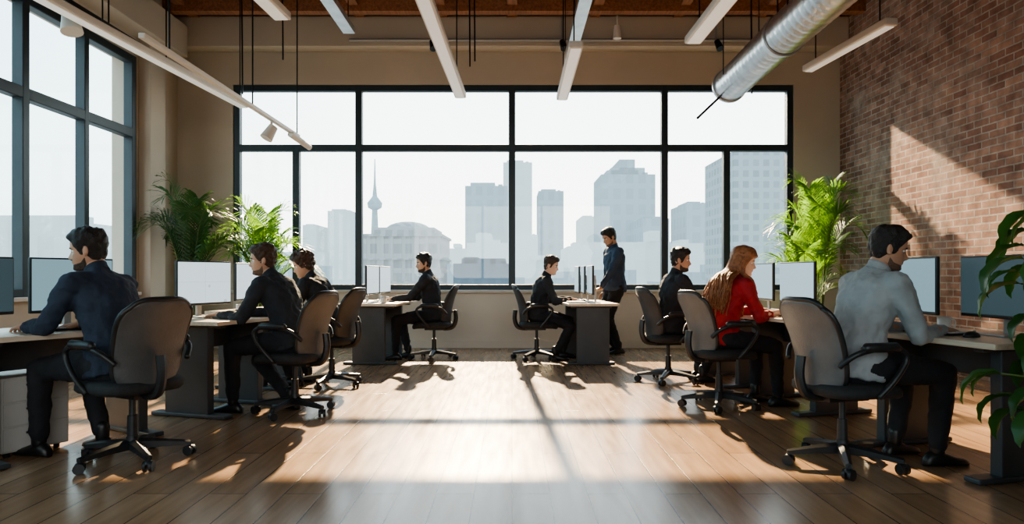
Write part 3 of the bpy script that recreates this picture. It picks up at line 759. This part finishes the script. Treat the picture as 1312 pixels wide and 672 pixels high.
# ------------------------------------------------------------------ plants
def pot(r,rad,h):
    mb=MB(); rs=[]
    for rr,z in((rad*.7,0),(rad*.72,.01),(rad,h-.03),(rad*1.04,h-.03),(rad*1.04,h),(rad*.93,h),(rad*.9,h-.05)):
        rs.append([V((rr*math.cos(a),rr*math.sin(a),z)) for a in [2*math.pi*i/32 for i in range(32)]])
    mb.rings(rs); o=mb.obj('pot',potm,r); smooth_angle(o,35)
    mb=MB(); mb.tube((0,0,h-.06),(0,0,h-.035),rad*.92,seg=24); mb.obj('soil',soil,r)
def palm(loc,H,spread,nf,mat,seed,L0=.34):
    r=root('potted_palm',(loc[0],loc[1],0)); pot(r,.20,.42); rnd=random.Random(seed)
    ml=MB(); ms=MB()
    for i in range(nf):
        az=2*math.pi*i*.618+rnd.uniform(-.2,.2); q=rnd.uniform(.35,1)
        rad=spread*q; hh=(H-.4)*rnd.uniform(.82,1.0)*(1.05-.45*q*q)
        d=V((math.cos(az),math.sin(az)*.75,0))
        pts=[]; n=22
        for k in range(n+1):
            t=k/n
            pts.append(V((0,0,.38))+V((math.cos(az)*.05,math.sin(az)*.05,0))+d*rad*(.25*t+.75*t**2.2)+V((0,0,hh*(1.45*t-.45*t**2.6-.32*q*t**4))))
        ms.sweep(pts,[.009*(1-.75*k/n) for k in range(n+1)],6)
        for k in range(int(n*.32),n+1):
            for sub in(0,.5):
                if k==n and sub: continue
                p=pts[k] if not sub else (pts[k]+pts[k+1])/2
                tg=(pts[min(k+1,n)]-pts[k-1]).normalized(); t=(k+sub)/n
                LL=L0*math.sin(math.pi*min(1,max(.12,(t-.25)/.85)))**.6*rnd.uniform(.85,1.1)
                sd=tg.cross(V((0,0,1))); 
                if sd.length<.1: sd=V((1,0,0))
                sd.normalize(); upn=sd.cross(tg).normalized()
                for s in(-1,1):
                    dr=(sd*s*.75+tg*(.55+.4*t)+upn*.22).normalized()
                    w=upn.cross(dr).normalized()*.0085+tg*.003
                    a=p; b=p+dr*LL*.45; c=p+dr*LL*.8-V((0,0,LL*.10)); e=p+dr*LL*.98-V((0,0,LL*.24))
                    ml.add([a-w*.4,a+w*.4,b+w,b-w,c+w*.75,c-w*.75,e],[(0,1,2,3),(3,2,4,5),(5,4,6)])
    for m_ in(ml,ms):
        for p in m_.v:
            p.x=max(XL+.05-loc[0],min(XR-.03-loc[0],p.x)); p.y=min(p.y,YB-.14-loc[1])
    ml.obj('fronds',mat,r); ms.obj('stalks',stemm,r,smooth=True)
palm((-4.32,9.15),2.70,.74,19,palm_dark,1)
palm((-3.40,9.3),2.45,.70,18,palm_lite,2,.36)
palm((4.12,9.2),2.85,.72,17,palm_lite,5,.36)
palm((3.72,8.7),1.75,.58,11,palm_lite,8)
def leafy(loc):
    r=root('leafy_potted_plant',(loc[0],loc[1],0)); pot(r,.20,.36); rnd=random.Random(4)
    ml=MB(); ms=MB()
    ms.sweep(catm([(0,0,.3),(.02,0,.7),(0,.02,1.25)],6),[.02-.0006*k for k in range(13)],8)
    for i in range(80):
        az=rnd.uniform(0,6.283); z0=.28+1.02*i/80; d=V((math.cos(az),math.sin(az),0))
        rad=rnd.uniform(.14,.36)*(1.15-.25*z0); b=V((.01,0,min(z0,1.22))); tip=b+d*rad+V((0,0,rnd.uniform(.03,.16)))
        ms.sweep(catm([b,b.lerp(tip,.5)+V((0,0,.03)),tip],5),.004,6)
        L=rnd.uniform(.18,.26); w0=L*.25; side=V((-d.y,d.x,0)); n=10; vs=[]
        for k in range(n+1):
            t=k/n; ang=.2-1.9*t
            if k==0: c=tip.copy()
            else: c=c+(d*math.cos(ang)+V((0,0,math.sin(ang))))*(L/n)
            w=w0*math.sin(math.pi*(t**.75))**.8 if 0<t<1 else .002
            nrm=(d*-math.sin(ang)+V((0,0,math.cos(ang))))
            for m_ in(-1,-.5,0,.5,1): vs.append(c+side*w*m_+nrm*(abs(m_)**1.5)*w*.35+nrm*.004*math.sin(k*2.2)*abs(m_))
        fs=[(k*5+j,k*5+j+1,(k+1)*5+j+1,(k+1)*5+j) for k in range(n) for j in range(4)]
        ml.add(vs,fs)
    ml.obj('leaves',big_leaf,r,smooth=True); ms.obj('stems',stemm,r,smooth=True)
leafy((2.47,2.86))
# ------------------------------------------------------------------ city
hz1=city_haze_mat('tower_haze_far',(.57,.70,.75),.82,(4,4),.96,.2)
hz2=city_haze_mat('tower_haze_mid',(.42,.55,.62),.70,(2.4,3),.86,.2)
hz3=city_haze_mat('building_haze_near',(.42,.48,.51),.66,(1.2,1.5),.62,.25)
hz4=city_haze_mat('building_roof_dark_haze',(.17,.24,.30),.5,(1.0,1.1),.8,.25)
hz5=city_haze_mat('glass_tower_haze',(.40,.50,.55),.64,(.9,.95),.62,.25)
def bld(x0,x1,y,z,mat,name='office_tower',dep=12,cap=True,steps=()):
    mb=MB(); bx(mb,x0,x1,y,y+dep,-12,z)
    w=x1-x0
    if cap: bx(mb,x0+w*.12,x1-w*.3,y+1,y+dep*.7,z,z+w*.09); bx(mb,x1-w*.22,x1-w*.12,y+1,y+3,z,z+w*.05)
    for (a,b,zz) in steps: bx(mb,a,b,y+1,y+dep-1,z-.5,zz)
    mb.obj(name,mat)
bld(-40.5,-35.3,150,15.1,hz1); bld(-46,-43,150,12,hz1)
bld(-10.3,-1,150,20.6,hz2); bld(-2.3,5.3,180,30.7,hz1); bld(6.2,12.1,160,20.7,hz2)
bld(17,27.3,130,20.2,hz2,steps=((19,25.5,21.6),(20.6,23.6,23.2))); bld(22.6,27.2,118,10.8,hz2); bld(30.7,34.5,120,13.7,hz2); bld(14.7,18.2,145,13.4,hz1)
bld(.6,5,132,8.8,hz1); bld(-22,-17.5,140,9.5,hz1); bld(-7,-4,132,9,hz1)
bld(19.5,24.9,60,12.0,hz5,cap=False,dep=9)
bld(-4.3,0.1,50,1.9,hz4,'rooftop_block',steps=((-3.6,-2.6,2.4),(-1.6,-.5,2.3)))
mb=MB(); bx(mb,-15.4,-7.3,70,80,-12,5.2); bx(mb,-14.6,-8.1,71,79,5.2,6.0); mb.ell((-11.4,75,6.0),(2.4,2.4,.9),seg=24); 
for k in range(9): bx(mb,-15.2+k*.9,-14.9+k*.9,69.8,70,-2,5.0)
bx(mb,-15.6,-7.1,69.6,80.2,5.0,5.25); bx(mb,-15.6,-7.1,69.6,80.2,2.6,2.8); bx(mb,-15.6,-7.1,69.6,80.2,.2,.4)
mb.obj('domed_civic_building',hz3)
mb=MB(); c=(-40.2,200)
mb.sweep([(*c,-12),(*c,10),(*c,20),(*c,24),(*c,28),(*c,35)],[1.9,1.2,.8,.7,.3,.12],12)
mb.sweep([(*c,20),(*c,20.7),(*c,22),(*c,22.8),(*c,24)],[.8,2.0,2.2,1.6,.7],16)
mb.obj('tv_tower',hz2,smooth=True)
rnd=random.Random(11); mb=MB(); mb2=MB()
x=-62
while x<120:
    w=rnd.uniform(3,8); z=rnd.uniform(2.5,6.6)
    bx(mb,x,x+w,100+rnd.uniform(-4,6),112,-12,z)
    if rnd.random()<.6: bx(mb,x+w*.3,x+w*.6,101,106,z,z+rnd.uniform(.5,1.6))
    x+=w*rnd.uniform(.9,1.1)
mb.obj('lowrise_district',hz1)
x=-60
while x<45:
    w=rnd.uniform(2,4.5); z=rnd.uniform(-.6,2.6)
    if not(-16<x+w and x<-7) : bx(mb2,x,x+w,62+rnd.uniform(-3,3)+12,84,-12,z); 
    x+=w*rnd.uniform(.95,1.3)
mb2.obj('lowrise_street_front',hz2)
mb=MB(); y=-10
while y<118:
    w=rnd.uniform(4,9); z=rnd.uniform(3,10)*(.4+ y/160 if y>0 else .4)
    bx(mb,-85,-70+rnd.uniform(-3,3),y,y+w,-12,z); y+=w
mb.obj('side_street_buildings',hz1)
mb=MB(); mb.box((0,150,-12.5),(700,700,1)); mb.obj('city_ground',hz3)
# ------------------------------------------------------------------ light
def aim(o,d): o.rotation_euler=V(d).normalized().to_track_quat('-Z','Y').to_euler()
sl=bpy.data.lights.new('sun','SUN'); sl.energy=19; sl.angle=.016; sl.color=(1,.73,.44)
so=bpy.data.objects.new('sun',sl); COL.objects.link(so); so.location=(0,30,20); aim(so,(.05,-1,-.58))
sp=bpy.data.lights.new('brick_patch_spot','SPOT'); sp.energy=32000; sp.color=(1,.77,.52); sp.spot_size=math.radians(15); sp.spot_blend=.15; sp.shadow_soft_size=.15  # added spot outside the back window, makes the bright patch on the brick
po=bpy.data.objects.new('brick_patch_spot',sp); COL.objects.link(po); po.location=(-1.8,21,9.7); aim(po,V((4.9,6.9,1.6))-V(po.location))
for nme,loc,d,sx,sy in(('window_portal',(0,YB+.35,2.4),(0,-1,0),8.4,3.1),('window_portal',(XL-.35,4.0,2.42),(1,0,0),10.1,3.15),('window_portal',(0,YR-.35,2.2),(0,1,0),6.9,2.7)):
    al=bpy.data.lights.new(nme,'AREA'); al.shape='RECTANGLE'; al.size=sx; al.size_y=sy; al.cycles.is_portal=True
    ao=bpy.data.objects.new(nme,al); COL.objects.link(ao); ao.location=loc; aim(ao,d)
w=bpy.data.worlds.new('hazy_sky'); scene.world=w; w.use_nodes=True; N=w.node_tree.nodes; Lk=w.node_tree.links
bg=N['Background']; bg.inputs['Strength'].default_value=3.4
tc=N.new('ShaderNodeTexCoord'); sx=N.new('ShaderNodeSeparateXYZ'); Lk.new(tc.outputs['Generated'],sx.inputs[0])
mr=N.new('ShaderNodeMapRange'); mr.inputs['From Min'].default_value=0; mr.inputs['From Max'].default_value=.7; Lk.new(sx.outputs['Z'],mr.inputs['Value'])
rp=N.new('ShaderNodeValToRGB'); rp.color_ramp.elements[0].color=(1.0,.95,.85,1); rp.color_ramp.elements[1].color=(.50,.70,.90,1)
e=rp.color_ramp.elements.new(.35); e.color=(.88,.94,.95,1)
Lk.new(mr.outputs[0],rp.inputs['Fac'])
mr2=N.new('ShaderNodeMapRange'); mr2.inputs['From Min'].default_value=-.2; mr2.inputs['From Max'].default_value=-.8; mr2.inputs['To Min'].default_value=0; mr2.inputs['To Max'].default_value=.85
Lk.new(sx.outputs['X'],mr2.inputs['Value'])
mx=N.new('ShaderNodeMixRGB'); mx.inputs[2].default_value=(.24,.48,.56,1); Lk.new(mr2.outputs[0],mx.inputs['Fac']); Lk.new(rp.outputs['Color'],mx.inputs[1])
Lk.new(mx.outputs[0],bg.inputs['Color'])
# ------------------------------------------------------------------ camera
cd=bpy.data.cameras.new('camera'); cd.sensor_width=36; cd.lens=24.0; cd.shift_y=.0122; cd.clip_end=1500
co=bpy.data.objects.new('camera',cd); COL.objects.link(co); co.location=(0,0,1.10); co.rotation_euler=(math.radians(90),0,0)
scene.camera=co
try: scene.view_settings.look='AgX - Medium High Contrast'
except Exception as ex: print(ex)
scene.view_settings.exposure=.55
